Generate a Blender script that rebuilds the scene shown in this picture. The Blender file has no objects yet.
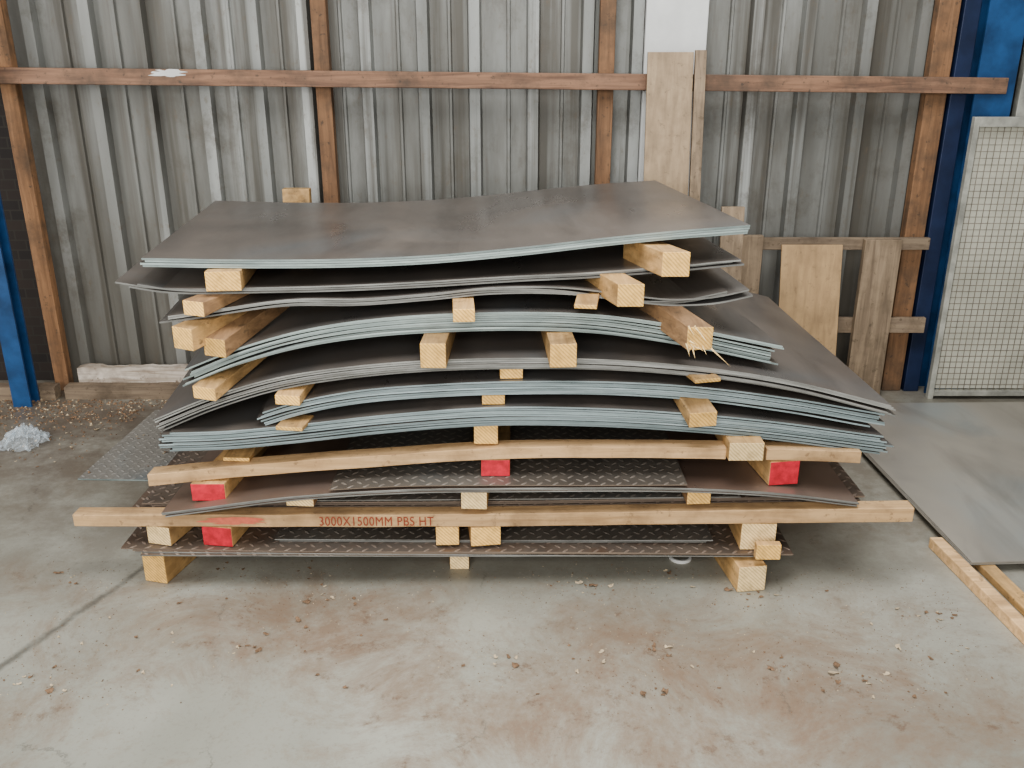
import bpy, math, random, bmesh
from mathutils import Vector, noise
from mathutils.bvhtree import BVHTree
random.seed(7)
R = random.Random(11)
COL = bpy.context.scene.collection

# ---------------------------------------------------------------- camera
H = 1.85; PITCH = math.radians(20.1); F = 900.0
cd = bpy.data.cameras.new("camera"); cam = bpy.data.objects.new("camera", cd); COL.objects.link(cam)
cd.sensor_width = 36; cd.lens = F/1024*36
cam.location = (0, 0, H); cam.rotation_euler = (math.radians(90)-PITCH, 0, 0)
bpy.context.scene.camera = cam
cp, sp = math.cos(PITCH), math.sin(PITCH)

def ray(px, py):
    a = (px-512)/F; b = -(py-384)/F
    return Vector((a, cp+b*sp, -sp+b*cp))
def P(px, py, Y):      # measured photo point on the vertical plane y=Y  -> metres
    d = ray(px, py); return Vector((0, 0, H)) + d*(Y/d.y)
def PZ(px, py, z=0.0): # measured photo point on the level z -> metres
    d = ray(px, py); return Vector((0, 0, H)) + d*((z-H)/d.z)

# ---------------------------------------------------------------- materials
def nmat(name):
    m = bpy.data.materials.new(name); m.use_nodes = True
    nt = m.node_tree; return m, nt, nt.nodes["Principled BSDF"]
def N(nt, t, **kw):
    n = nt.nodes.new(t)
    for k, v in kw.items(): setattr(n, k, v)
    return n
def ramp(nt, stops, src):
    r = N(nt, "ShaderNodeValToRGB"); e = r.color_ramp.elements
    while len(e) < len(stops): e.new(0.5)
    for i, (p, c) in enumerate(stops):
        e[i].position = p; e[i].color = (*c, 1) if len(c) == 3 else c
    nt.links.new(src, r.inputs[0]); return r
def coords(nt, scale=(1, 1, 1), rnd=True):
    tc = N(nt, "ShaderNodeTexCoord"); mp = N(nt, "ShaderNodeMapping")
    mp.inputs["Scale"].default_value = scale
    if rnd:
        oi = N(nt, "ShaderNodeObjectInfo"); mu = N(nt, "ShaderNodeVectorMath", operation='SCALE')
        cb = N(nt, "ShaderNodeCombineXYZ")
        for i in range(3): nt.links.new(oi.outputs["Random"], cb.inputs[i])
        nt.links.new(cb.outputs[0], mu.inputs[0]); mu.inputs["Scale"].default_value = 37.0
        ad = N(nt, "ShaderNodeVectorMath", operation='ADD')
        nt.links.new(tc.outputs["Object"], ad.inputs[0]); nt.links.new(mu.outputs[0], ad.inputs[1])
        nt.links.new(ad.outputs[0], mp.inputs[0])
    else:
        nt.links.new(tc.outputs["Object"], mp.inputs[0])
    return mp
def noi(nt, mp, s, d=4, r=0.55, dist=0):
    n = N(nt, "ShaderNodeTexNoise"); n.inputs["Scale"].default_value = s; n.inputs["Detail"].default_value = d
    n.inputs["Roughness"].default_value = r; n.inputs["Distortion"].default_value = dist
    nt.links.new(mp.outputs[0], n.inputs["Vector"]); return n
def mix(nt, fac, a, b, mode='MIX'):
    m = N(nt, "ShaderNodeMix", data_type='RGBA', blend_type=mode)
    if isinstance(fac, (int, float)): m.inputs[0].default_value = fac
    else: nt.links.new(fac, m.inputs[0])
    for i, v in ((6, a), (7, b)):
        if isinstance(v, tuple): m.inputs[i].default_value = (*v, 1)
        else: nt.links.new(v, m.inputs[i])
    return m.outputs[2]
def bump(nt, bs, h, strength=.3, dist=.01):
    b = N(nt, "ShaderNodeBump"); b.inputs["Strength"].default_value = strength; b.inputs["Distance"].default_value = dist
    nt.links.new(h, b.inputs["Height"]); nt.links.new(b.outputs[0], bs.inputs["Normal"])
def math_(nt, op, a, b=None):
    m = N(nt, "ShaderNodeMath", operation=op)
    for i, v in enumerate((a, b)):
        if v is None: continue
        if isinstance(v, (int, float)): m.inputs[i].default_value = v
        else: nt.links.new(v, m.inputs[i])
    return m.outputs[0]
def vary(nt, c, lo, rng):
    oi = N(nt, "ShaderNodeObjectInfo")
    v = math_(nt, 'ADD', math_(nt, 'MULTIPLY', oi.outputs["Random"], rng), lo)
    hs = N(nt, "ShaderNodeHueSaturation"); nt.links.new(v, hs.inputs["Value"]); nt.links.new(c, hs.inputs["Color"])
    return hs.outputs[0]

def wood(name, light, dark, axis, rough=.75, dirt=.45, dirtcol=(.10, .075, .05)):
    m, nt, bs = nmat(name)
    s = [22, 22, 22]; s[axis] = 1.6
    mp = coords(nt, tuple(s)); n = noi(nt, mp, 1.6, 6, .6, .6)
    c = ramp(nt, [(.3, dark), (.62, light)], n.outputs[0]).outputs[0]
    mp2 = coords(nt, (1, 1, 1)); n2 = noi(nt, mp2, 5, 5, .65)
    f = ramp(nt, [(.46, (0, 0, 0)), (.7, (dirt,)*3)], n2.outputs[0]).outputs[0]
    c = mix(nt, f, c, dirtcol)
    n3 = noi(nt, mp2, 28, 4, .7)
    f = ramp(nt, [(.6, (0, 0, 0)), (.68, (dirt,)*3)], n3.outputs[0]).outputs[0]
    c = mix(nt, f, c, dirtcol)
    nt.links.new(vary(nt, c, .75, .45), bs.inputs["Base Color"]); bs.inputs["Roughness"].default_value = rough
    bump(nt, bs, n.outputs[0], .45, .005); return m
def endgrain(name, light, dark):
    m, nt, bs = nmat(name)
    mp = coords(nt, (1, 1, 1)); w = N(nt, "ShaderNodeTexWave", wave_type='RINGS', rings_direction='Y')
    w.inputs["Scale"].default_value = 32; w.inputs["Distortion"].default_value = 1.5; w.inputs["Detail"].default_value = 3
    nt.links.new(mp.outputs[0], w.inputs["Vector"])
    c = ramp(nt, [(.0, dark), (.7, light)], w.outputs[0]).outputs[0]
    n2 = noi(nt, mp, 30, 4, .7)
    f = ramp(nt, [(.45, (0, 0, 0)), (.8, (.5,)*3)], n2.outputs[0]).outputs[0]
    c = mix(nt, f, c, (.13, .08, .04))
    nt.links.new(vary(nt, c, .78, .42), bs.inputs["Base Color"]); bs.inputs["Roughness"].default_value = .8
    bump(nt, bs, n2.outputs[0], .3, .003); return m
def plain(name, col, rough=.6, metal=0, var=.3, sc=6, dark=None, rv=None):
    m, nt, bs = nmat(name); mp = coords(nt); n = noi(nt, mp, sc, 5, .6)
    d = dark or tuple(c*(1-var) for c in col)
    c = ramp(nt, [(.35, d), (.65, col)], n.outputs[0]).outputs[0]
    if rv: c = vary(nt, c, *rv)
    nt.links.new(c, bs.inputs["Base Color"]); bs.inputs["Roughness"].default_value = rough
    bs.inputs["Metallic"].default_value = metal; return m
def steel(name, base, dark, dust, dustamt=.5, chequer=None, metal=.45, rough=.34, markc=2.4, rust=None, smudge=.5):
    m, nt, bs = nmat(name); mp = coords(nt)
    n1 = noi(nt, mp, 1.5, 3, .5, .5); c = ramp(nt, [(.34, dark), (.5, base), (.72, tuple(a*b for a, b in zip(base, (.90, 1.06, 1.20))))], n1.outputs[0]).outputs[0]
    mp2 = coords(nt, (1, .35, 1)); n2 = noi(nt, mp2, 3.2, 5, .6)
    f = ramp(nt, [(.42, (0, 0, 0)), (.75, (dustamt,)*3)], n2.outputs[0]).outputs[0]
    c = mix(nt, f, c, dust)
    mp4 = coords(nt, (3.2, 1.0, 1)); n4 = noi(nt, mp4, .9, 5, .55, .8)   # handling smudges
    f4 = ramp(nt, [(.54, (0, 0, 0)), (.70, (smudge,)*3)], n4.outputs[0]).outputs[0]
    c = mix(nt, f4, c, tuple(v*.45 for v in base))
    if rust:
        n7 = noi(nt, mp, 4.5, 8, .75); f7 = ramp(nt, [(.48, (0, 0, 0)), (.66, (.7,)*3)], n7.outputs[0]).outputs[0]
        c = mix(nt, f7, c, rust)
    n3 = noi(nt, mp, 60, 3, .6)
    if chequer:
        tc = N(nt, "ShaderNodeTexCoord"); m2 = N(nt, "ShaderNodeMapping")
        m2.inputs["Scale"].default_value = (chequer, chequer, 1); m2.inputs["Rotation"].default_value = (0, 0, math.radians(45))
        nt.links.new(tc.outputs["Object"], m2.inputs[0])
        sx = N(nt, "ShaderNodeSeparateXYZ"); nt.links.new(m2.outputs[0], sx.inputs[0])
        X, Y = sx.outputs[0], sx.outputs[1]
        par = math_(nt, 'ABSOLUTE', math_(nt, 'MODULO', math_(nt, 'ADD', math_(nt, 'FLOOR', X), math_(nt, 'FLOOR', Y)), 2.0))
        fx = math_(nt, 'SUBTRACT', math_(nt, 'SUBTRACT', X, math_(nt, 'FLOOR', X)), .5)
        fy = math_(nt, 'SUBTRACT', math_(nt, 'SUBTRACT', Y, math_(nt, 'FLOOR', Y)), .5)
        def ell(a, b):
            return math_(nt, 'ADD', math_(nt, 'POWER', math_(nt, 'ABSOLUTE', math_(nt, 'DIVIDE', a, .44)), 2.0),
                         math_(nt, 'POWER', math_(nt, 'ABSOLUTE', math_(nt, 'DIVIDE', b, .155)), 2.0))
        e1, e2 = ell(fx, fy), ell(fy, fx)
        e = math_(nt, 'ADD', math_(nt, 'MULTIPLY', e1, math_(nt, 'SUBTRACT', 1.0, par)), math_(nt, 'MULTIPLY', e2, par))
        mask = ramp(nt, [(.4, (1, 1, 1)), (1.0, (0, 0, 0))], e).outputs[0]
        c = mix(nt, math_(nt, 'MULTIPLY', mask, .6), c, tuple(min(1, v*markc) for v in base))
        bump(nt, bs, mask, .7, .004)
    else:
        bump(nt, bs, n3.outputs[0], .04, .002)
    nt.links.new(c, bs.inputs["Base Color"])
    r = ramp(nt, [(.3, (rough-.08,)*3), (.7, (rough+.2,)*3)], n2.outputs[0]).outputs[0]
    nt.links.new(r, bs.inputs["Roughness"]); bs.inputs["Metallic"].default_value = metal
    return m

M = {}
M['sheet'] = steel("mill_scale_steel", (.195, .174, .158), (.145, .132, .123), (.29, .25, .215), .5, rough=.30)
M['sheetlow'] = steel("dusty_flat_steel", (.35, .33, .295), (.29, .275, .245), (.42, .385, .33), .7, rough=.40, metal=.25)
M['sheetbrown'] = steel("rusty_brown_steel", (.25, .18, .145), (.15, .11, .09), (.36, .275, .21), .5)
M['cheq'] = steel("grey_chequer_steel", (.18, .163, .143), (.12, .108, .095), (.26, .215, .17), .4, 25, metal=.3)
M['cheqbrown'] = steel("brown_chequer_steel", (.175, .14, .115), (.12, .098, .082), (.26, .21, .16), .5, 25, metal=.3, rust=(.17, .105, .07))
M['cheqfloor'] = steel("dusty_chequer_steel", (.27, .26, .24), (.21, .20, .185), (.33, .30, .26), .5, 26, markc=1.6, metal=.2, rough=.45)
M['edge'] = plain("sheared_teal_edge", (.40, .475, .46), .45, .1, .5, 4, (.23, .28, .275), (.62, .5))
M['edgeblue'] = plain("sheared_blue_edge", (.38, .46, .48), .45, .1, .4, 4, (.23, .29, .30), (.62, .5))
M['edgegrey'] = plain("sheared_grey_edge", (.33, .335, .32), .5, .15, .5, 4, (.17, .17, .16), (.65, .5))
M['edgerust'] = plain("rusty_edge", (.21, .165, .13), .7, .1, .3, 3, None, (.75, .4))
M['woodY'] = wood("pine_bearer", (.66, .43, .20), (.41, .25, .105), 1, dirt=.6)
M['woodYd'] = wood("dark_pine_bearer", (.45, .28, .15), (.25, .15, .08), 1)
M['woodX'] = wood("pine_beam", (.69, .47, .26), (.45, .29, .15), 0, dirt=.65, dirtcol=(.23, .145, .08))
M['woodZ'] = wood("old_stud_wood", (.31, .175, .095), (.16, .09, .05), 2, dirt=.8, dirtcol=(.09, .065, .045))
M['woodRail'] = wood("old_rail_wood", (.25, .148, .095), (.115, .068, .048), 0, dirt=.8, dirtcol=(.06, .048, .038))
M['woodGrey'] = wood("grey_weathered_wood", (.34, .26, .18), (.18, .135, .095), 2, dirt=.6)
M['woodGreyX'] = wood("grey_weathered_beam", (.31, .24, .17), (.16, .12, .09), 0, dirt=.8)
M['ply'] = wood("plywood_face", (.48, .33, .185), (.36, .245, .14), 2, dirt=.3)
M['plypale'] = wood("pale_plywood_face", (.40, .305, .205), (.30, .225, .15), 2, dirt=.4)
M['end'] = endgrain("pine_end_grain", (.93, .61, .22), (.66, .39, .125))
M['endpale'] = endgrain("pale_end_grain", (.84, .65, .36), (.60, .43, .22))
M['red'] = plain("red_paint", (.68, .045, .07), .6, 0, .4, 30, (.40, .03, .035))
M['overspray'] = plain("faded_red_overspray", (.60, .17, .11), .7, 0, .2, 40)
M['blue'] = plain("blue_painted_steel", (.03, .10, .25), .45, .1, .5, 5)
M['navy'] = plain("dark_blue_column_face", (.02, .035, .09), .5, .1, .45, 5)
M['white'] = plain("white_painted_sheet", (.64, .65, .64), .6, 0, .2, 3)
M['backing'] = plain("aged_cream_sheet", (.68, .67, .58), .7, 0, .25, 2.5)
M['cage'] = plain("dirty_pale_grey_paint", (.47, .47, .42), .5, .1, .45, 10)
M['wire'] = plain("tarnished_wire", (.34, .31, .25), .5, .3, .4, 20)
M['whitewash'] = wood("whitewashed_plank", (.56, .51, .45), (.26, .21, .16), 0, dirt=1.0, dirtcol=(.16, .12, .09))
M['leaf'] = plain("dry_leaf_brown", (.26, .165, .10), .85, 0, .5, 20)
M['chip'] = plain("pale_wood_chip", (.56, .46, .32), .85, 0, .3, 20)
M['ink'] = plain("faded_red_ink", (.30, .07, .04), .8, 0, .2, 60)

m, nt, bs = nmat("clear_plastic_film"); bs.inputs["Base Color"].default_value = (.66, .74, .80, 1)
bs.inputs["Roughness"].default_value = .15; bs.inputs["Alpha"].default_value = .30
M['plastic'] = m

m, nt, bs = nmat("weathered_profiled_cladding")
mp = coords(nt, (1.5, 1, .22), False); n1 = noi(nt, mp, 1.6, 5, .55, 0)
c = ramp(nt, [(.34, (.17, .175, .165)), (.5, (.275, .285, .275)), (.66, (.44, .455, .445))], n1.outputs[0]).outputs[0]
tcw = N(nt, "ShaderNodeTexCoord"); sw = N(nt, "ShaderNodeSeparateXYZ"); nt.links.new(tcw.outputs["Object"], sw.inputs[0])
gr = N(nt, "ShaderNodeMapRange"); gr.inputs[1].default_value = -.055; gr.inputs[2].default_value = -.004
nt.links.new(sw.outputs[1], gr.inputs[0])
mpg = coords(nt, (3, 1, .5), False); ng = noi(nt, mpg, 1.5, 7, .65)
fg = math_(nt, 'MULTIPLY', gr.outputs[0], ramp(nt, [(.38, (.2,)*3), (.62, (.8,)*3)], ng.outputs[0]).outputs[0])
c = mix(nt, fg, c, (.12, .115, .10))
mp2 = coords(nt, (6.0, 1, .14), False); n2 = noi(nt, mp2, 1.6, 5, .6, 0)
f = ramp(nt, [(.50, (0, 0, 0)), (.62, (.75,)*3)], n2.outputs[0]).outputs[0]
c = mix(nt, f, c, (.08, .072, .058))
mpb = coords(nt, (1, 1, .8), False); nb = noi(nt, mpb, 2.1, 9, .75, 0)
f = ramp(nt, [(.53, (0, 0, 0)), (.66, (.6,)*3)], nb.outputs[0]).outputs[0]
c = mix(nt, f, c, (.09, .078, .06))
ax = N(nt, "ShaderNodeMapRange"); ax.inputs[1].default_value = 1.0; ax.inputs[2].default_value = 2.8      # browner and darker towards both ends
nt.links.new(math_(nt, 'ABSOLUTE', math_(nt, 'SUBTRACT', sw.outputs[0], -.3)), ax.inputs[0])
c = mix(nt, math_(nt, 'MULTIPLY', ax.outputs[0], .4), c, (.10, .09, .075))
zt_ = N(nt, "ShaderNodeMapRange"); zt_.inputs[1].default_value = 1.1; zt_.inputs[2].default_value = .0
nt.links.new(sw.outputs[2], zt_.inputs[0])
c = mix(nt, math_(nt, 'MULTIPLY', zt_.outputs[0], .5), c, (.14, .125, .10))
mp3 = coords(nt, (6, 1, 3), False); n3 = noi(nt, mp3, 4, 6, .75)
c = mix(nt, ramp(nt, [(.56, (0, 0, 0)), (.70, (.5,)*3)], n3.outputs[0]).outputs[0], c, (.15, .115, .08))
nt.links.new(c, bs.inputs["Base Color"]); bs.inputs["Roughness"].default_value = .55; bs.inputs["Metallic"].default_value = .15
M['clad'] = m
m, nt, bs = nmat("shaded_brickwork")
mp = coords(nt, (1, 1, 1), False); sx = N(nt, "ShaderNodeSeparateXYZ"); nt.links.new(mp.outputs[0], sx.inputs[0])
cb = N(nt, "ShaderNodeCombineXYZ"); nt.links.new(sx.outputs[0], cb.inputs[0]); nt.links.new(sx.outputs[2], cb.inputs[1])
b = N(nt, "ShaderNodeTexBrick"); b.inputs["Scale"].default_value = 4.4
b.inputs["Color1"].default_value = (.045, .035, .03, 1); b.inputs["Color2"].default_value = (.03, .026, .025, 1); b.inputs["Mortar"].default_value = (.045, .04, .035, 1)  # near-black brick tones carry the shade of the recess
nt.links.new(cb.outputs[0], b.inputs["Vector"]); nt.links.new(b.outputs[0], bs.inputs["Base Color"]); bs.inputs["Roughness"].default_value = .9
M['brick'] = m
# floor
m, nt, bs = nmat("stained_concrete")
mp = coords(nt, (1, 1, 1), False)
n1 = noi(nt, mp, .8, 5, .5, .4); c = ramp(nt, [(.3, (.25, .25, .215)), (.5, (.345, .345, .30)), (.7, (.43, .43, .38))], n1.outputs[0]).outputs[0]
sx = N(nt, "ShaderNodeSeparateXYZ"); nt.links.new(mp.outputs[0], sx.inputs[0])
n2 = noi(nt, mp, 2.2, 12, .82, .5)
def blob(cx, cy, rx, ry):
    a_ = math_(nt, 'POWER', math_(nt, 'ABSOLUTE', math_(nt, 'DIVIDE', math_(nt, 'SUBTRACT', sx.outputs[0], cx), rx)), 2.0)
    b_ = math_(nt, 'POWER', math_(nt, 'ABSOLUTE', math_(nt, 'DIVIDE', math_(nt, 'SUBTRACT', sx.outputs[1], cy), ry)), 2.0)
    return math_(nt, 'MAXIMUM', math_(nt, 'SUBTRACT', 1.0, math_(nt, 'ADD', a_, b_)), 0.0)
bl = math_(nt, 'MAXIMUM', math_(nt, 'MAXIMUM', blob(.5, 2.3, 1.5, .65), blob(-.7, 2.6, .8, .4)), math_(nt, 'MULTIPLY', blob(-1.9, 2.4, 1.0, .8), .6))
th = math_(nt, 'ADD', n2.outputs[0], math_(nt, 'SUBTRACT', math_(nt, 'MULTIPLY', bl, .20), .06))
f = ramp(nt, [(.48, (0, 0, 0)), (.70, (.9,)*3)], th).outputs[0]
c = mix(nt, f, c, (.235, .165, .115))
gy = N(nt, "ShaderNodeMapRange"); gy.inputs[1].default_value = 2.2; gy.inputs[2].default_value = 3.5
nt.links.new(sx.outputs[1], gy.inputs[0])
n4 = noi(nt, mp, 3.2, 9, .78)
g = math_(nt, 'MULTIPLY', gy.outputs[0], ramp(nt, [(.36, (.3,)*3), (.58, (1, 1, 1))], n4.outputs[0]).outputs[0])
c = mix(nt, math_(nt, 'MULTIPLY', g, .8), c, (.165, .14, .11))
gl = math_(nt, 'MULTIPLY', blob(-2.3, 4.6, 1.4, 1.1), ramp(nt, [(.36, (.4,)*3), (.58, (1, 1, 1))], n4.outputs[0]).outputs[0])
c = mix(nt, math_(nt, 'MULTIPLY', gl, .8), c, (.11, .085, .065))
n6 = noi(nt, mp, 9, 10, .82)
f6 = ramp(nt, [(.55, (0, 0, 0)), (.63, (.8,)*3)], n6.outputs[0]).outputs[0]
c = mix(nt, math_(nt, 'MULTIPLY', f6, ramp(nt, [(.46, (.06,)*3), (.62, (1,)*3)], th).outputs[0]), c, (.165, .108, .072))
v = N(nt, "ShaderNodeTexVoronoi", feature='DISTANCE_TO_EDGE'); v.inputs["Scale"].default_value = .8
mpd = N(nt, "ShaderNodeVectorMath", operation='ADD'); nd = noi(nt, mp, 4, 6, .7)
sc = N(nt, "ShaderNodeVectorMath", operation='SCALE'); sc.inputs["Scale"].default_value = .2
nt.links.new(nd.outputs["Color"], sc.inputs[0]); nt.links.new(mp.outputs[0], mpd.inputs[0]); nt.links.new(sc.outputs[0], mpd.inputs[1])
nt.links.new(mpd.outputs[0], v.inputs["Vector"])
c = mix(nt, math_(nt, 'MULTIPLY', ramp(nt, [(.0, (.55,)*3), (.004, (0, 0, 0))], v.outputs[0]).outputs[0], ramp(nt, [(.5, (0,)*3), (.6, (1,)*3)], n4.outputs[0]).outputs[0]), c, (.09, .08, .065))
p1, p2 = PZ(0, 668), PZ(100, 598); dd = (p2-p1).normalized(); nn = Vector((-dd.y, dd.x, 0)); off = nn.dot(p1)
dp = N(nt, "ShaderNodeVectorMath", operation='DOT_PRODUCT'); nt.links.new(mp.outputs[0], dp.inputs[0]); dp.inputs[1].default_value = nn
nj = noi(nt, mp, 7, 6, .75)
dist = math_(nt, 'ABSOLUTE', math_(nt, 'ADD', math_(nt, 'SUBTRACT', dp.outputs["Value"], off), math_(nt, 'MULTIPLY', math_(nt, 'SUBTRACT', nj.outputs[0], .5), .07)))
fj = ramp(nt, [(.004, (.9,)*3), (.022, (0, 0, 0))], dist).outputs[0]
c = mix(nt, math_(nt, 'MULTIPLY', fj, ramp(nt, [(.35, (.4,)*3), (.6, (1,)*3)], n4.outputs[0]).outputs[0]), c, (.07, .065, .055))
n5 = noi(nt, mp, 60, 5, .7); c = mix(nt, ramp(nt, [(.53, (0, 0, 0)), (.75, (.4,)*3)], n5.outputs[0]).outputs[0], c, (.18, .15, .12))
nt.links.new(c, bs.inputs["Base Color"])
nt.links.new(ramp(nt, [(.3, (.30,)*3), (.7, (.6,)*3)], n1.outputs[0]).outputs[0], bs.inputs["Roughness"])
bump(nt, bs, n5.outputs[0], .12, .004); M['floor'] = m

# ---------------------------------------------------------------- builders
def tag(o, label, cat, group=None):
    o["label"] = label; o["category"] = cat
    if group: o["group"] = group
    return o
def mk(name, verts, faces, mats, origin=None, fm=None, bevel=0, parent=None, smooth=False):
    vs = [Vector(v) for v in verts]
    if origin is None:
        xs = [v.x for v in vs]; ys = [v.y for v in vs]; zs = [v.z for v in vs]
        origin = Vector(((min(xs)+max(xs))/2, (min(ys)+max(ys))/2, min(zs)))
    me = bpy.data.meshes.new(name); me.from_pydata([tuple(v-origin) for v in vs], [], faces)
    for mm in mats: me.materials.append(mm)
    if fm:
        for p, i in zip(me.polygons, fm): p.material_index = i
    if smooth:
        for p in me.polygons: p.use_smooth = True
    me.update()
    o = bpy.data.objects.new(name, me); o.location = origin; COL.objects.link(o)
    if bevel:
        b = o.modifiers.new("bevel", 'BEVEL'); b.width = bevel; b.segments = 2; b.limit_method = 'ANGLE'
    if parent:
        o.parent = parent; o.location = origin - parent.location
    return o
BF = [(0, 3, 2, 1), (4, 5, 6, 7), (0, 1, 5, 4), (1, 2, 6, 5), (2, 3, 7, 6), (3, 0, 4, 7)]
def boxv(x0, x1, y0, y1, z0, z1):
    return [(x0, y0, z0), (x1, y0, z0), (x1, y1, z0), (x0, y1, z0), (x0, y0, z1), (x1, y0, z1), (x1, y1, z1), (x0, y1, z1)]
def box(name, x0, x1, y0, y1, z0, z1, mat, bevel=.004, parent=None):
    return mk(name, boxv(x0, x1, y0, y1, z0, z1), BF, [mat], bevel=bevel, parent=parent)
def empty(name, loc):
    o = bpy.data.objects.new(name, None); o.location = loc; o.empty_display_size = .1; COL.objects.link(o); return o

def interp(pts, xs):
    n = len(pts); d = [(pts[i+1][1]-pts[i][1])/(pts[i+1][0]-pts[i][0]) for i in range(n-1)]
    t = [d[0]]+[(d[i-1]+d[i])/2 for i in range(1, n-1)]+[d[-1]]
    out = []
    for x in xs:
        i = 0
        while i < n-2 and x > pts[i+1][0]: i += 1
        h = pts[i+1][0]-pts[i][0]; s = (x-pts[i][0])/h
        out.append((2*s**3-3*s*s+1)*pts[i][1]+(s**3-2*s*s+s)*h*t[i]+(-2*s**3+3*s*s)*pts[i+1][1]+(s**3-s*s)*h*t[i+1])
    return out
ALLV, ALLF = [], []
def register(verts, faces):
    o = len(ALLV); ALLV.extend([Vector(v) for v in verts]); ALLF.extend([[i+o for i in f] for f in faces])

def pack(front, Yl, Yr, n, label, mats, name="steel_sheet", dx=-.14, dy=1.25, dzl=0, dzr=0, t=.0080, pitch=.0090,
         fan=0.0, wave=.003, seed=0, group="steel sheets in the stacked pile", jit=.012, cat="metal sheet", skew=0.0, step=0.0):
    x0p, x1p = front[0][0], front[-1][0]
    W = [P(px, py, Yl+(Yr-Yl)*(px-x0p)/(x1p-x0p)) for px, py in front]
    xa, xb = W[0].x, W[-1].x
    zc = [(w.x, w.z) for w in W]
    NU, NV = 64, 8
    rr = random.Random(seed*31+5)
    for k in range(n):
        ja = rr.uniform(-jit, jit)+step*k; jb = rr.uniform(-jit, jit)+step*k; jy = rr.uniform(-.004, .003) if k else 0
        sk = rr.uniform(-skew, skew) if k else 0
        us = [i/NU for i in range(NU+1)]
        zs = interp(zc, [xa+(xb-xa)*u for u in us])
        top = []
        for j in range(NV+1):
            vv = j/NV
            for i, u in enumerate(us):
                x = xa+ja+(xb+jb-xa-ja)*u; y = Yl+(Yr-Yl)*u+jy+sk*(u-.5)
                z = zs[i]+(dzl+(dzr-dzl)*u)*vv - k*pitch - fan*k*(abs(u-.5)*2)**3
                z += wave*noise.noise(Vector((x*3, vv*3, seed*7.3)))*(abs(u-.5)*2)
                top.append((x+dx*vv, y+dy*vv, z))
        bot = [(a, b, c-t) for a, b, c in top]
        V = top+bot; L = len(top); Fc = []; fm = []
        def id(i, j): return j*(NU+1)+i
        for j in range(NV):
            for i in range(NU):
                Fc.append((id(i, j), id(i+1, j), id(i+1, j+1), id(i, j+1))); fm.append(0)
                Fc.append((L+id(i, j), L+id(i, j+1), L+id(i+1, j+1), L+id(i+1, j))); fm.append(0)
        for i in range(NU):
            Fc.append((id(i, 0), L+id(i, 0), L+id(i+1, 0), id(i+1, 0))); fm.append(1)
            Fc.append((id(i, NV), id(i+1, NV), L+id(i+1, NV), L+id(i, NV))); fm.append(1)
        for j in range(NV):
            Fc.append((id(0, j), id(0, j+1), L+id(0, j+1), L+id(0, j))); fm.append(1)
            Fc.append((id(NU, j), L+id(NU, j), L+id(NU, j+1), id(NU, j+1))); fm.append(1)
        o = mk(name, V, Fc, mats, fm=fm)
        tag(o, label, cat, group)
        if k in (0, n-1): register(V, Fc)

# ---------------------------------------------------------------- the pile: sheets
S, E = M['sheet'], M['edge']
CG = "chequer plates in the stacked pile"
pack([(142, 258), (250, 259.5), (350, 258.5), (430, 255), (520, 247), (600, 238), (680, 230), (748, 225)], 2.95, 3.10, 4,
     "brown-grey steel sheet with teal sheared edge on top of pile", [S, E], dzr=-.01, seed=1, pitch=.0078, t=.0068, wave=.001, jit=.008)
pack([(125, 281), (160, 286), (240, 287.5), (330, 286), (430, 281), (520, 275), (600, 271), (675, 265), (735, 259)], 2.95, 3.10, 3,
     "thin dark steel sheet bending up near top of pile", [S, M['edgegrey']], seed=2, jit=.04, pitch=.007, t=.006, wave=.008)
pack([(172, 316), (240, 306), (300, 299), (360, 298), (430, 293), (490, 287), (560, 287), (620, 294), (660, 299), (700, 297), (740, 288)], 2.95, 3.08, 4,
     "thin dark wavy steel sheet between wooden bearers", [S, M['edgegrey']], seed=3, pitch=.007, t=.006, jit=.05, wave=.008)
pack([(188, 367), (240, 347), (300, 330), (380, 318), (460, 313), (540, 312), (600, 315), (660, 323), (720, 334), (778, 346)], 2.95, 3.06, 9,
     "bowed blue-grey steel sheet with teal edge in mid pile", [S, E], seed=4, pitch=.0076, t=.0066, fan=.0006, jit=.03)
pack([(158, 419), (210, 398), (270, 380), (340, 368), (433, 360), (563, 358), (640, 361), (720, 369), (800, 382), (893, 405)], 2.95, 3.0, 6,
     "large drooping brown-grey steel sheet overhanging mid pile", [S, M['edgegrey']], seed=5, dzl=.03, dzr=.06, dx=-.1, dy=1.3, fan=.0008, pitch=.0072, t=.0062, jit=.02)
pack([(258, 412), (290, 402.5), (350, 391), (430, 384), (520, 381), (620, 382), (708, 388), (800, 400), (880, 414)], 2.95, 3.0, 7,
     "bowed steel sheet with pale blue edge in lower pile", [S, M['edgeblue']], seed=6, fan=.0003, jit=.03, pitch=.0074, t=.0064)
pack([(165, 433), (220, 431), (290, 425), (380, 415), (494, 407), (600, 408), (700, 414), (800, 424), (888, 436)], 2.93, 2.98, 10,
     "steel sheet with pale blue-grey edge in thick lower pack", [S, M['edgeblue']], seed=7, pitch=.0074, t=.0064, fan=.0001, jit=.03)
pack([(165, 512.5), (209, 507), (300, 496), (400, 489.5), (500, 488), (690, 488), (780, 493), (860, 502)], 2.88, 2.90, 3,
     "rusty brown steel sheet with drooping corner low in pile", [M['sheetbrown'], M['edgegrey']], seed=9, dx=0, dy=1.2, t=.005, pitch=.006, jit=.015)
pack([(330, 489.5), (400, 486), (500, 485), (600, 485), (688, 484.5)], 2.885, 2.89, 1,
     "grey chequer plate with raised tread pattern low in pile", [M['cheq'], M['edgerust']], "chequer_plate", seed=10, dx=0, dy=1.1,
     group=CG, wave=0, t=.004, cat="metal plate")
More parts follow.
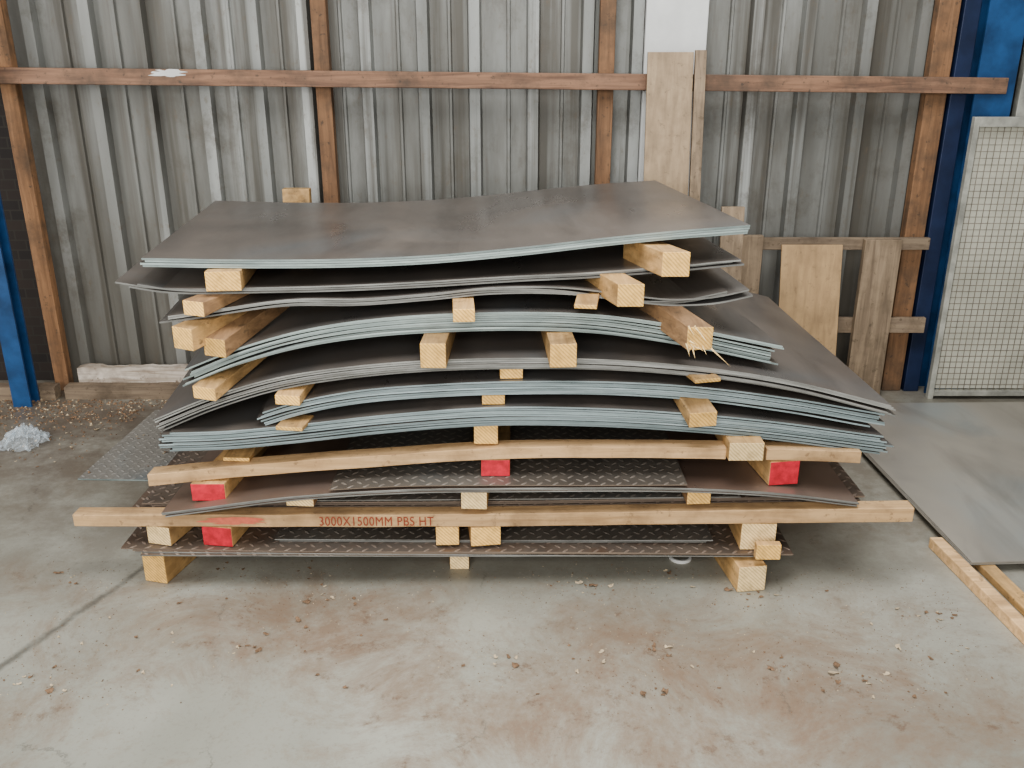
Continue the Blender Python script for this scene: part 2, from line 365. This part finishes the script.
pack([(140, 503), (320, 502), (500, 501), (700, 498), (862, 496)], 2.972, 2.972, 5,
     "brown chequer plate lying level behind the long timber beam", [M['cheqbrown'], M['edgerust']], "chequer_plate", seed=11, dx=0, dy=1.1,
     group=CG, wave=0, cat="metal plate", pitch=.008, t=.006, jit=.05)
pack([(252, 500.5), (500, 498.8), (742, 496.5)], 2.968, 2.968, 1,
     "grey chequer plate with light tread bars behind the long beam", [M['cheq'], M['edgegrey']], "chequer_plate", seed=14, dx=0, dy=1.0,
     group=CG, wave=0, t=.005, cat="metal plate")
pack([(125, 548), (300, 551), (560, 552), (800, 554)], 2.88, 2.88, 2,
     "dull brown chequer plate at the bottom of pile", [M['cheqbrown'], M['edgerust']], "chequer_plate", seed=12, dx=0, dy=1.1,
     group=CG, wave=0, cat="metal plate", jit=.03, skew=.02, pitch=.006, t=.0045)
pack([(138, 551.5), (420, 554), (765, 556)], 2.865, 2.90, 2,
     "dull brown chequer plate at the bottom of pile", [M['cheqbrown'], M['edgegrey']], "chequer_plate", seed=22, dx=.02, dy=1.1,
     group=CG, wave=0, cat="metal plate", jit=.06, skew=.03, pitch=.006, t=.0045)
pack([(265, 539), (500, 540), (715, 540)], 2.945, 2.945, 2,
     "small grey chequer plate lying on brown bottom plates", [M['cheq'], M['edgegrey']], "chequer_plate", seed=13, dx=0, dy=.9,
     group=CG, wave=0, cat="metal plate", t=.005, pitch=.006, jit=.06)

def xbeam(topline, Y0, Y1, hpx0, hpx1, label, mat, name="timber_beam"):
    a, b = topline[0][0], topline[-1][0]
    pts = [(P(px, py, Y0)) for px, py in topline]
    hs = [(P(px, py+hpx0+(hpx1-hpx0)*(px-a)/(b-a), Y0)).z for px, py in topline]
    xs = [pts[0].x+(pts[-1].x-pts[0].x)*i/48 for i in range(49)]
    zt = interp([(p.x, p.z) for p in pts], xs); zb = interp([(p.x, h) for p, h in zip(pts, hs)], xs)
    V = []
    for x, t, bo in zip(xs, zt, zb):
        r = noise.noise(Vector((x*5, 3, t)))*.004; r2 = noise.noise(Vector((x*9, 8, t)))*.003
        V += [(x, Y0+r, bo), (x, Y1, bo), (x, Y1, t), (x, Y0+r*.6, t+r2)]
    Fc = []
    for i in range(48):
        o = i*4
        Fc += [(o+0, o+4, o+7, o+3), (o+3, o+7, o+6, o+2), (o+2, o+6, o+5, o+1), (o+1, o+5, o+4, o+0)]
    Fc += [(0, 3, 2, 1), (192, 193, 194, 195)]
    o = mk(name, V, Fc, [mat], bevel=.003); tag(o, label, "timber"); register(V, Fc); return o
xbeam([(147, 475), (250, 465), (400, 454), (500, 448), (640, 447), (727, 448)], 2.95, 3.02, 11.5, 11.5,
      "bowed rough pine beam under lower pack of sheets", M['woodX'])
xbeam([(767, 449), (815, 450), (862, 452)], 2.95, 3.02, 11.5, 11.5, "short rough pine beam end under lower pack of sheets", M['woodX'])
lb = xbeam([(72, 515), (300, 515), (500, 514), (700, 511), (915, 508)], 2.90, 2.962, 11.5, 14,
      "long pale pine beam with red stencilled lettering near pile bottom", M['woodX'])

def stencil(txt, px, py, wpx, parent, Y):
    cu = bpy.data.curves.new("stencil_text", 'FONT'); cu.body = txt; cu.size = .1; cu.extrude = .0004; cu.space_character = 1.08
    tmp = bpy.data.objects.new("tmp", cu); COL.objects.link(tmp); bpy.context.view_layer.update()
    me = bpy.data.meshes.new_from_object(tmp.evaluated_get(bpy.context.evaluated_depsgraph_get()))
    bpy.data.objects.remove(tmp)
    w = max(v.co.x for v in me.vertices)-min(v.co.x for v in me.vertices)
    p = P(px, py, Y); W = P(px+wpx, py, Y).x-p.x; s = W/w
    for v in me.vertices: v.co = Vector((v.co.x*s, -v.co.z*.5, v.co.y*s*1.3))
    me.materials.clear(); me.materials.append(M['ink'])
    o = bpy.data.objects.new("stencil_text", me); COL.objects.link(o)
    o.parent = parent; o.location = p-parent.location; o["label"] = "faded red stencilled lettering"
stencil("3000X1500MM PBS HT", 319, 525.7, 114, lb, 2.8955)
def patch(cx, cy, rx, rz, Y, mat, parent, label, n=30, sd=1):
    c = P(cx, cy, Y); V = [tuple(c)]; Fc = []
    for k in range(n):
        a = k/n*2*math.pi; r = 1+.9*noise.noise(Vector((math.cos(a)*2.5, math.sin(a)*2.5, sd)))
        V.append((c.x+rx*r*math.cos(a), Y, c.z+rz*math.sin(a)*min(1, r)))
    for k in range(n): Fc.append((0, 1+(k+1) % n, 1+k))
    o = mk("paint_patch", V, Fc, [mat], parent=parent); o["label"] = label
patch(236, 521, .10, .016, 2.8955, M['overspray'], lb, "faded red paint overspray", sd=4)

# ---------------------------------------------------------------- bearers
bvh = BVHTree.FromPolygons([tuple(v) for v in ALLV], ALLF)
def bearer(x0, x1, y0, y1, Y, yaw=-7, length=1.0, mat='woodY', end='end', red=False, label=None, floorlvl=False, splinter=False, cap=None, zpy=None):
    pc = P((x0+x1)/2, (y0+y1)/2, Y); a = P(x0, (y0+y1)/2, Y); b = P(x1, (y0+y1)/2, Y); w = b.x-a.x
    ya = math.radians(yaw); d = Vector((math.sin(ya), math.cos(ya), 0)); s = Vector((math.cos(ya), -math.sin(ya), 0))
    ups, dns = [], []; zc = P(x0, zpy if zpy else (y0+y1)/2, Y).z
    steps = int(length/.02)
    for i in range(steps+1):
        q = i*.02; u = 9; dn = -9; hu = hd = 0
        for k in (-.5, 0, .5):
            pt = pc+d*q+s*(w*k); pt.z = zc
            r = bvh.ray_cast(pt, Vector((0, 0, 1)), .16)
            if r[0]: u = min(u, r[0].z); hu += 1
            r = bvh.ray_cast(pt, Vector((0, 0, -1)), .16)
            if r[0]: dn = max(dn, r[0].z); hd += 1
        if len(ups) > 4 and (not hu or u-dn < .012):
            length = max(.1, q-.04); break
        if hu: ups.append((q, u))
        if hd: dns.append((q, dn))
        if hu and hd: zc += max(-.004, min(.004, (u+dn)/2-zc))
    ups = [k for k in ups if k[0] <= length]; dns = [k for k in dns if k[0] <= length]
    ph_t, ph_b = P(x0, y0, Y).z, P(x0, y1, Y).z; ph = ph_t-ph_b
    if floorlvl: dns = [(0, 0.0), (length, 0.0)]
    def line(samples, sign, dflt):
        if len(samples) < 2: return (dflt, dflt)
        q0, z0 = samples[0]; q1, z1 = samples[-1]; m = (z1-z0)/(q1-q0) if q1-q0 > .2 else 0
        f = lambda q: z0+m*(q-q0)
        off = 0
        for q, z in samples: off = max(off, sign*(f(q)-z))
        return (f(0)-sign*off, f(length)-sign*off)
    zt = line(ups, 1, ph_t); zb = line(dns, -1, ph_b)
    e = .0008
    zt = (zt[0]-e, zt[1]-e); zb = (zb[0]+e, zb[1]+e)
    if cap == 'top': zb = tuple(max(b_, t_-ph) for b_, t_ in zip(zb, zt))
    if cap == 'bot': zt = tuple(min(t_, b_+ph) for b_, t_ in zip(zb, zt))
    if zt[0]-zb[0] < .015: zt = (zb[0]+.015, zt[1])
    if zt[1]-zb[1] < .015: zt = (zt[0], zb[1]+.015)
    V = []
    for q, i in ((0, 0), (length, 1)):
        c = Vector((pc.x, pc.y, 0))+d*q
        for k, z in ((-.5, zb[i]), (.5, zb[i]), (.5, zt[i]), (-.5, zt[i])):
            v = c+s*(w*k); V.append((v.x, v.y, z))
    return finish(V, pc, zb[0], mat, end, red, label, splinter, w, zt[0]-zb[0])
def finish(V, pc, z0, mat, end, red, label, splinter=False, w=.08, h=.08):
    Fc = [(0, 1, 2, 3), (5, 4, 7, 6), (3, 2, 6, 7), (1, 0, 4, 5), (0, 3, 7, 4), (2, 1, 5, 6)]
    mats = [M[mat], M['red'] if red else M[end]]
    o = mk("wooden_bearer", V, Fc, mats, origin=Vector((pc.x, pc.y, z0)), fm=[1, 1, 0, 0, 0, 0], bevel=.003)
    tag(o, label or ("square pine bearer with red painted end between sheets" if red else "square pine bearer with pale sawn end between sheets"),
        "wood block", "wooden bearers in the pile")
    if splinter:
        fv, ff = [], []
        for i in range(14):
            bx = R.uniform(-w/2, w/2); bz = R.uniform(.005, h); ln = R.uniform(.008, .022)
            q = len(fv); tip = Vector((bx+R.uniform(-.01, .03), -ln, bz-R.uniform(0, .04)))
            if i == 0: tip = Vector((w/2+.06, -.03, -.05)); bx = w/2-.01; bz = .01
            fv += [(bx-.004, .004, bz), (bx+.004, .004, bz), (bx, .004, bz+.006), tuple(tip)]
            ff += [(q, q+1, q+3), (q+1, q+2, q+3), (q+2, q, q+3)]
        me = bpy.data.meshes.new("splinter"); me.from_pydata(fv, [], ff); me.materials.append(M['endpale'])
        so = bpy.data.objects.new("splinter", me); COL.objects.link(so); so.parent = o; so["kind"] = "stuff"; so["label"] = "pale torn wood splinters"
    return o
def fixed(x0, x1, y0, y1, Y, yaw=0, length=.6, mat='woodY', end='end', red=False, label=None, dz=0, splinter=False):
    t, b = P(x0, y0, Y), P(x0, y1, Y); xr = P(x1, y0, Y).x
    V = []; ya = math.tan(math.radians(yaw))
    for q, e in ((0, 0), (length, dz)):
        for x, z in ((t.x, b.z), (xr, b.z), (xr, t.z), (t.x, t.z)): V.append((x+ya*q, Y+q, z+e))
    return finish(V, Vector(((t.x+xr)/2, Y, 0)), b.z, mat, end, red, label, splinter, xr-t.x, t.z-b.z)
# L1-L2
bearer(205, 240, 268, 286, 2.93, -5)
fixed(663, 691, 252, 277, 2.93, -16, .32, dz=-.01)
# L2-L3
bearer(181, 206, 302, 319, 2.88, 20, .6, 'woodYd')
fixed(618, 645, 284, 307, 2.91, -16, .30, dz=-.004)
# L3-L4
bearer(170, 196, 331, 353, 2.88, 26, .5, cap='top')
bearer(202, 228, 344, 362, 2.90, 20, .5, 'woodYd', cap='bot')
bearer(453, 475, 306, 326, 2.88, -4, .9, zpy=312)
bearer(574, 597, 299, 315, 2.90, 8, .9, zpy=308)
fixed(688, 714, 327, 350, 2.87, -20, .36, 'woodYd', dz=.035, splinter=True, label="weathered pine bearer with splintered end")
# L4-L5
bearer(190, 217, 379, 400, 2.90, 20, .5, cap='bot')
bearer(420, 446, 346, 366, 2.88, 2, .9)
bearer(550, 577, 343, 364, 2.88, -3, .9)
# L5-L6
bearer(274, 300, 391, 405, 2.92, 8, .9)
bearer(500, 523, 375, 382, 2.99, -3, .9)
bearer(694, 722, 377, 390, 2.94, -14, .6)
# L6-L7
bearer(275, 303, 422, 440, 2.89, 8, .6)
bearer(482, 505, 401, 408, 2.97, -2, .9)
bearer(689, 718, 408, 426, 2.89, -10, .6)
# L7 - beam
bearer(223, 250, 460, 464, 2.98, 3, .9)
bearer(474, 498, 440, 446, 2.97, 0, .9)
fixed(730, 765, 443, 461, 2.91, 0, .9, 'woodY', 'endpale')
# red row under bowed beam
fixed(190, 224, 484, 501, 2.93, 6, .7, red=True)
bearer(481, 510, 461, 477, 2.955, 0, .9, red=True)
bearer(769, 800, 463, 482, 2.955, -8, .9, red=True)
# L9 - L10
bearer(286, 314, 499, 511, 2.92, 4, .9, 'woodYd', 'endpale')
bearer(461, 487, 494, 513, 2.89, 3, .9, 'woodY', 'endpale')
bearer(687, 711, 492, 505, 2.91, -3, .9, 'woodYd', 'end')
# under the long beam
bearer(146, 172, 530, 548, 2.905, 14, .8, 'woodY', 'endpale')
bearer(202, 233, 530, 549, 2.903, 8, .8, red=True)
bearer(436, 459, 530, 547, 2.905, -2, .8)
bearer(471, 501, 530, 547, 2.903, -8, .8)
bearer(741, 776, 527, 545, 2.905, 0, .8, 'woodY', 'endpale')
# on the floor
bearer(142, 167, 562, 577, 2.90, 14, .75, floorlvl=True, label="square pine bearer on the concrete floor under pile")
bearer(450, 469, 562, 570, 2.99, 0, .75, 'woodY', 'endpale', floorlvl=True, label="square pine bearer on the concrete floor under pile")
bearer(738, 767, 568, 584, 2.84, -8, .75, 'woodY', 'endpale', floorlvl=True, label="square pine bearer on the concrete floor under pile")
fixed(757, 782, 545, 560, 2.83, 0, .03, 'woodY', 'end', label="small pine offcut wedged beside the lowest bearers")

# ---------------------------------------------------------------- room
WY = 5.07
prof = []
x = -2.72; i = 0
gaps = [.30, .27, .31, .285, .26, .32]
while x < 4.2:
    prof += [(x, WY), (x+.065, WY), (x+.071, WY-.014), (x+.083, WY-.014), (x+.089, WY), (x+.17, WY), (x+.180, WY-.05), (x+.235, WY-.05), (x+.245, WY)]
    x += gaps[i % 6]; i += 1
prof.append((x, WY))
V = []; Fc = []
for a, b in prof: V += [(a, b, 0), (a, b, 3.4)]
for i in range(len(prof)-1): Fc.append((2*i, 2*i+2, 2*i+3, 2*i+1))
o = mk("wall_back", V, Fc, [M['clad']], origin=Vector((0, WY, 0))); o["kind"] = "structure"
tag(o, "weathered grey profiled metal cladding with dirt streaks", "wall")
o = mk("wall_left", boxv(-4.5, -2.7, 5.12, 5.3, 0, 3.4), BF, [M['brick']], origin=Vector((0, 5.12, 0))); o["kind"] = "structure"
tag(o, "brick wall beside the metal cladding, recess shade put into its colour", "wall")
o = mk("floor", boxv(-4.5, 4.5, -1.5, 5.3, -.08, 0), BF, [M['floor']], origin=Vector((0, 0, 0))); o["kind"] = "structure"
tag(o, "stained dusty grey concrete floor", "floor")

for px, w, lab in ((-2.63, .08, "rough brown timber stud against the cladding"),
                   (-.985, .08, "rough brown timber stud against the cladding"),
                   (.49, .08, "rough brown timber stud against the cladding"),
                   (2.22, .11, "rough brown timber stud beside the blue column")):
    o = box("timber_stud", px-w/2, px+w/2, 4.94, 5.005, 0, 3.3, M['woodZ']); tag(o, lab, "timber", "timber studs on the back wall")
ra, rb = P(-60, 75, 4.87), P(1008, 86, 4.87)
V = [(ra.x, 4.87, ra.z-.04), (rb.x, 4.87, rb.z-.04), (rb.x, 4.935, rb.z-.04), (ra.x, 4.935, ra.z-.04),
     (ra.x, 4.87, ra.z+.04), (rb.x, 4.87, rb.z+.04), (rb.x, 4.935, rb.z+.04), (ra.x, 4.935, ra.z+.04)]
rail = mk("timber_rail", V, BF, [M['woodRail']], bevel=.004); tag(rail, "long dark brown horizontal timber rail with white paint patch", "timber")
patch(168, 73, .085, .020, 4.868, M['white'], rail, "splash of old white paint", sd=2)
def rough_plank(name, x0, x1, y0, y1, h, mat, label, amp, sd):
    n = 40; V = []; Fc = []
    for i in range(n+1):
        x = x0+(x1-x0)*i/n; hh = h+amp*noise.noise(Vector((x*6, sd, 0)))+amp*.6*noise.noise(Vector((x*17, sd, 4)))
        V += [(x, y0, 0), (x, y1, 0), (x, y1, hh), (x, y0, hh-.004)]
    for i in range(n):
        o = i*4; Fc += [(o, o+4, o+7, o+3), (o+3, o+7, o+6, o+2), (o+2, o+6, o+5, o+1), (o+1, o+5, o+4, o)]
    Fc += [(0, 3, 2, 1), (4*n, 4*n+1, 4*n+2, 4*n+3)]
    o = mk(name, V, Fc, [mat]); tag(o, label, "timber"); return o
rough_plank("timber_sole_plate", -2.55, 1.2, 4.80, 4.875, .075, M['woodGreyX'], "weathered timber sole plate along the wall base", .012, 1)
rough_plank("timber_plank", -2.5, -1.2, 4.885, 4.93, .165, M['whitewash'], "dirty whitewashed plank along the base of cladding", .018, 2)
rough_plank("timber_sole_plate", -3.4, -2.6, 4.79, 4.86, .08, M['woodGreyX'], "weathered timber offcut along the brick wall base", .012, 3)

def column(xc, Y, w, d, mat, label):
    t = .012
    pr = [(-w/2, 0), (w/2, 0), (w/2, t), (t/2, t), (t/2, d-t), (w/2, d-t), (w/2, d), (-w/2, d), (-w/2, d-t), (-t/2, d-t), (-t/2, t), (-w/2, t)]
    n = len(pr); V = [(xc+a, Y+b, 0) for a, b in pr]+[(xc+a, Y+b, 3.4) for a, b in pr]
    Fc = [(i, (i+1) % n, n+(i+1) % n, n+i) for i in range(n)]+[tuple(range(n))[::-1], tuple(range(n, 2*n))]
    o = mk("steel_column", V, Fc, [mat]); tag(o, label, "column"); return o
column(-2.735, 4.68, .10, .10, M['blue'], "blue painted steel column beside brick wall")
column(2.50, 4.90, .20, .13, M['blue'], "blue painted steel column behind wire mesh panel")
o = box("column_left_face", 2.29, 2.375, 4.93, 5.0, 0, 3.4, M['navy']); tag(o, "dark navy left face of blue column, as a separate box", "column")  # separate navy box stands in for the column's dark left face
a = P(646, 20, 4.96); b = P(708, 20, 4.96)
o = box("white_panel", a.x, b.x, 4.955, 5.0, 0, 3.3, M['white']); tag(o, "white painted upright panel behind leaning boards", "panel")
def lean(pxl, pxr, pyt, thick, mat, name, label, Yt=4.835, Yb=4.60, dxb=0.0, zb=0.0, cat="board"):
    tl, tr = P(pxl, pyt, Yt), P(pxr, pyt, Yt)
    V = [(tl.x+dxb, Yb, zb), (tr.x+dxb, Yb, zb), (tr.x+dxb, Yb+thick, zb), (tl.x+dxb, Yb+thick, zb),
         (tl.x, Yt, tl.z), (tr.x, Yt, tl.z), (tr.x, Yt+thick, tl.z), (tl.x, Yt+thick, tl.z)]
    o = mk(name, V, BF, [mat], bevel=.002); tag(o, label, cat); return o
lean(648, 694, 52, .018, M['plypale'], "plywood_board", "tall pale plywood board leaning against the rail")
lean(696, 707, 50, .03, M['woodGrey'], "timber_plank", "narrow weathered plank leaning beside plywood board", Yt=4.83, cat="timber")
lean(722, 745, 207, .02, M['woodGrey'], "timber_plank", "short weathered plank leaning behind the pile", Yt=4.76, Yb=4.6, cat="timber")
lean(782, 843, 245, .012, M['ply'], "plywood_board", "brown plywood offcut leaning on low timber rack", Yt=4.80, Yb=4.70, dxb=.02, zb=.0)
lean(282, 309, 189, .05, M['woodY'], "timber_plank", "pine plank end standing behind the top sheets", Yt=4.6, Yb=4.5, cat="timber")

fr = empty("timber_rack", (1.85, 4.86, 0)); tag(fr, "low rough timber rack with two rails against studs", "rack")
def part(name, pxl, pxr, pyt, pyb, Y, th, mat, zb=None):
    a = P(pxl, pyt, Y); b = P(pxr, pyb, Y)
    return box(name, a.x, b.x, Y, Y+th, b.z if zb is None else zb, a.z, mat, .003, fr)
part("rack_rail", 758, 929, 238, 250, 4.86, .03, M['woodGreyX'])
part("rack_rail", 838, 924, 318, 333, 4.86, .03, M['woodGreyX'])
part("rack_upright", 866, 882, 240, 380, 4.82, .04, M['woodGrey'], 0)
part("rack_upright", 743, 758, 236, 300, 4.82, .04, M['woodGrey'], 0)

cg = empty("wire_mesh_panel", (2.9, 4.8, 0)); tag(cg, "pale grey framed wire mesh guard panel standing by blue column", "mesh panel")
Yc = 4.80; xl = P(930, 385, Yc).x; zt = P(968, 117, Yc).z; xr = xl+.95
box("frame_upright", xl, xl+.03, Yc, Yc+.035, 0, zt, M['cage'], .002, cg)
box("frame_upright", xr-.03, xr, Yc, Yc+.035, 0, zt, M['cage'], .002, cg)
box("frame_rail", xl+.03, xr-.03, Yc, Yc+.035, zt-.05, zt, M['cage'], .002, cg)
box("frame_rail", xl+.03, xr-.03, Yc, Yc+.035, .02, .05, M['cage'], .002, cg)
V, Fc = [], []
def addbox(*a):
    q = len(V); V.extend(boxv(*a)); Fc.extend([tuple(i+q for i in f) for f in BF])
k = xl+.03+.034
while k < xr-.035: addbox(k-.0015, k+.0015, Yc+.010, Yc+.0130, .05, zt-.05); k += .034
k = .084
while k < zt-.06: addbox(xl+.03, xr-.03, Yc+.0130, Yc+.0160, k-.0015, k+.0015); k += .034
mk("mesh", V, Fc, [M['wire']], parent=cg)
box("backing_sheet", xl+.055, xr-.05, Yc+.045, Yc+.055, .05, zt-.03, M['backing'], .001, cg)
o = box("steel_strut", 2.66, 2.76, 4.95, 5.0, 0, 3.4, M['cage']); tag(o, "grey painted steel strut behind mesh panel", "column")

# ---------------------------------------------------------------- floor items right
corn = [(1.735, 2.97), (3.4, 3.06), (3.4, 4.66), (1.69, 4.62)]
for k, dz in enumerate((0, .005, .010)):
    V = [(a+.003*k, b-.002*k, .031+dz) for a, b in corn]+[(a+.003*k, b-.002*k, .0355+dz) for a, b in corn]
    o = mk("steel_sheet", V, BF, [M['sheetlow'], M['sheetlow']], fm=[0, 0, 1, 1, 1, 1]); tag(o, "large dull grey steel sheet lying low on timber bearers", "metal sheet", "steel sheets lying beside the pile")
def fbeam(x0, x1, ya, yb, w, h, mats):
    vv = [(x0-w/2, ya, 0), (x0+w/2, ya, 0), (x1+w/2, yb, 0), (x1-w/2, yb, 0), (x0-w/2, ya, h), (x0+w/2, ya, h), (x1+w/2, yb, h), (x1-w/2, yb, h)]
    o = mk("timber_beam", vv, BF, mats, fm=[0, 0, 1, 0, 1, 0], bevel=.004)
    tag(o, "rough pine beam on the floor under grey steel sheet", "timber")
fbeam(1.745, 1.69, 2.3, 3.16, .05, .045, [M['woodX'], M['endpale']])
fbeam(1.84, 1.79, 2.35, 3.3, .06, .030, [M['woodY'], M['endpale']])
fbeam(2.5, 2.5, 3.08, 4.5, .07, .030, [M['woodY'], M['endpale']])
fbeam(3.1, 3.1, 3.3, 4.5, .07, .030, [M['woodY'], M['endpale']])
fbeam(1.85, 1.85, 3.7, 4.5, .07, .030, [M['woodY'], M['endpale']])

V = [(-2.01, 3.76, .001), (-1.0, 3.72, .001), (-.95, 4.62, .001), (-1.97, 4.62, .001)]
V = [Vector(v) for v in V]; V = V+[v+Vector((0, 0, .007)) for v in V]
o = mk("chequer_plate", V, BF, [M['cheqfloor'], M['edge']], fm=[0, 0, 1, 1, 1, 1]); tag(o, "dusty grey chequer plate lying flat on concrete floor", "metal plate")

V, Fc = [], []
NB = 34
for j in range(NB):
    for i in range(NB):
        u, v = i/(NB-1)-.5, j/(NB-1)-.5
        rr = math.hypot(u, v)
        x = u*.21*(1-.35*abs(v))+noise.noise(Vector((u*7, v*7, 1)))*.035
        y = v*.20+noise.noise(Vector((u*7, v*7, 5)))*.035
        z = max(0, .06*(1-(rr*1.9)**2))+abs(noise.noise(Vector((u*10, v*10, 9))))*.08*(1-rr)+.004
        V.append((x, y, z))
for j in range(NB-1):
    for i in range(NB-1): q = j*NB+i; Fc.append((q, q+1, q+NB+1, q+NB))
o = mk("plastic_bag", V, Fc, [M['plastic']], origin=Vector((0, 0, 0))); o.location = PZ(25, 444, 0); tag(o, "crumpled clear plastic bag on the dirty floor", "plastic bag")

c = PZ(680, 558, 0); V = []; Fc = []
for i in range(24):
    a = i/24*2*math.pi*.8
    for r, z in ((.036, .0), (.044, .0), (.044, .012), (.036, .012)): V.append((c.x+r*math.cos(a+2.6), c.y+r*math.sin(a+2.6), z))
for i in range(23):
    for k in range(4): Fc.append((i*4+k, i*4+(k+1) % 4, i*4+4+(k+1) % 4, i*4+4+k))
o = mk("plastic_strap", V, Fc, [M['white']]); tag(o, "short curled white plastic strap on floor before pile", "strap")

def leafmesh(i):
    rr = random.Random(i); bm = bmesh.new(); n = 8; ring = []
    c = bm.verts.new((0, 0, .006))
    for k in range(n):
        a = k/n*2*math.pi; r = .016*(1+.5*rr.uniform(-1, 1)); ring.append(bm.verts.new((r*1.5*math.cos(a), r*math.sin(a), rr.uniform(0, .014))))
    for k in range(n): bm.faces.new((c, ring[k], ring[(k+1) % n]))
    me = bpy.data.meshes.new("dry_leaf"); bm.to_mesh(me); bm.free(); me.materials.append(M['leaf'] if i < 4 else M['chip']); return me
LM = [leafmesh(i) for i in range(6)]
spots = [(75, 575), (70, 640), (45, 690), (228, 570), (330, 590), (345, 600), (300, 575), (560, 585), (660, 575), (655, 655), (670, 660), (765, 598), (770, 655), (920, 613),
         (945, 620), (640, 690), (590, 665), (490, 662), (740, 600), (600, 590), (250, 640), (850, 672), (865, 676), (20, 680), (940, 655), (915, 690)]
for i in range(250):
    if i < len(spots)*5: px, py = spots[i % len(spots)]; px += R.gauss(0, 14); py += R.gauss(0, 5)
    elif i < 170: px, py = R.uniform(0, 1000), R.uniform(580, 700)
    else: px, py = R.uniform(0, 200), R.uniform(398, 475)
    p = PZ(px, py, 0.0005)
    if -2.04 < p.x < -.9 and 3.68 < p.y < 4.65: p.z = .0085
    if p.x > 1.6 and p.y > 2.2: continue
    k = R.choice([0, 1, 2, 3, 4, 5, 2, 4, 5]); s = R.uniform(.13, .42)
    if R.random() < .10: s = R.uniform(.5, .7)
    o = bpy.data.objects.new("dry_leaf" if k < 4 else "wood_chip", LM[k]); COL.objects.link(o)
    o.location = p; o.rotation_euler = (0, 0, R.uniform(0, 6.3)); o.scale = (s, s, s)
    if k < 4: tag(o, "small curled dry brown leaf on concrete floor", "leaf", "dry leaves littering the floor")
    else: tag(o, "small pale splintered wood chip on concrete floor", "wood chip", "wood chips littering the floor")
V, Fc, fm = [], [], []
def crumb(x, y, s, mi):
    q = len(V); a = R.uniform(0, 6.3)
    for k in range(3): V.append((x+s*R.uniform(.6, 1.3)*math.cos(a+k*2.1), y+s*R.uniform(.6, 1.3)*math.sin(a+k*2.1), .0005))
    V.append((x, y, .0005+s*R.uniform(.4, 1.1)))
    Fc.extend([(q, q+1, q+3), (q+1, q+2, q+3), (q+2, q, q+3)]); fm.extend([mi]*3)
for i in range(5200):
    t = R.random()
    if t < .40:
        x, y = R.uniform(-3.3, -1.3), 4.79-abs(R.gauss(0, .26)); s = R.uniform(.002, .011)
        if x > -2.04 and y < 4.66: continue
    elif t < .60: x, y = R.uniform(-1.7, 1.6), 2.9-abs(R.gauss(0, .22))+.1; s = R.uniform(.001, .003)
    else:
        cx, cy = R.choice(spots); p = PZ(cx+R.gauss(0, 55), cy+R.gauss(0, 20)); x, y = p.x, p.y; s = R.uniform(.0008, .0032)
        if x > 1.6: continue
    crumb(x, y, s, 0 if R.random() < .8 else 1)
o = mk("floor_litter", V, Fc, [M['leaf'], M['chip']], origin=Vector((0, 3, 0)), fm=fm); o["kind"] = "stuff"
tag(o, "fine brown crumbs of dirt and rubble on the concrete floor", "litter")

# ---------------------------------------------------------------- light
w = bpy.data.worlds.new("world"); bpy.context.scene.world = w; w.use_nodes = True
bg = w.node_tree.nodes["Background"]; bg.inputs[0].default_value = (.94, .97, 1, 1); bg.inputs[1].default_value = .25
def area(name, loc, tgt, sx, sy, e, col=(1, 1, 1)):
    l = bpy.data.lights.new(name, 'AREA'); l.shape = 'RECTANGLE'; l.size = sx; l.size_y = sy; l.energy = e; l.color = col
    o = bpy.data.objects.new(name, l); COL.objects.link(o); o.location = loc
    o.rotation_euler = (Vector(tgt)-Vector(loc)).to_track_quat('-Z', 'Y').to_euler(); return o
area("daylight_opening", (-.5, -1.8, 2.3), (0, 2.6, .3), 4, 2.4, 245, (1, .975, .93))
area("added_side_light", (-4.4, 2.4, 2.2), (0.6, 4.8, 1.3), 1.8, 2.2, 90, (1, .98, .95))  # unseen lamp added at the left to shade the cladding ribs
area("roof_light", (.5, 2.3, 4.4), (.3, 2.5, 0), 4.0, 1.4, 180, (1, .99, .97))
bpy.context.scene.view_settings.look = 'AgX - Medium High Contrast'
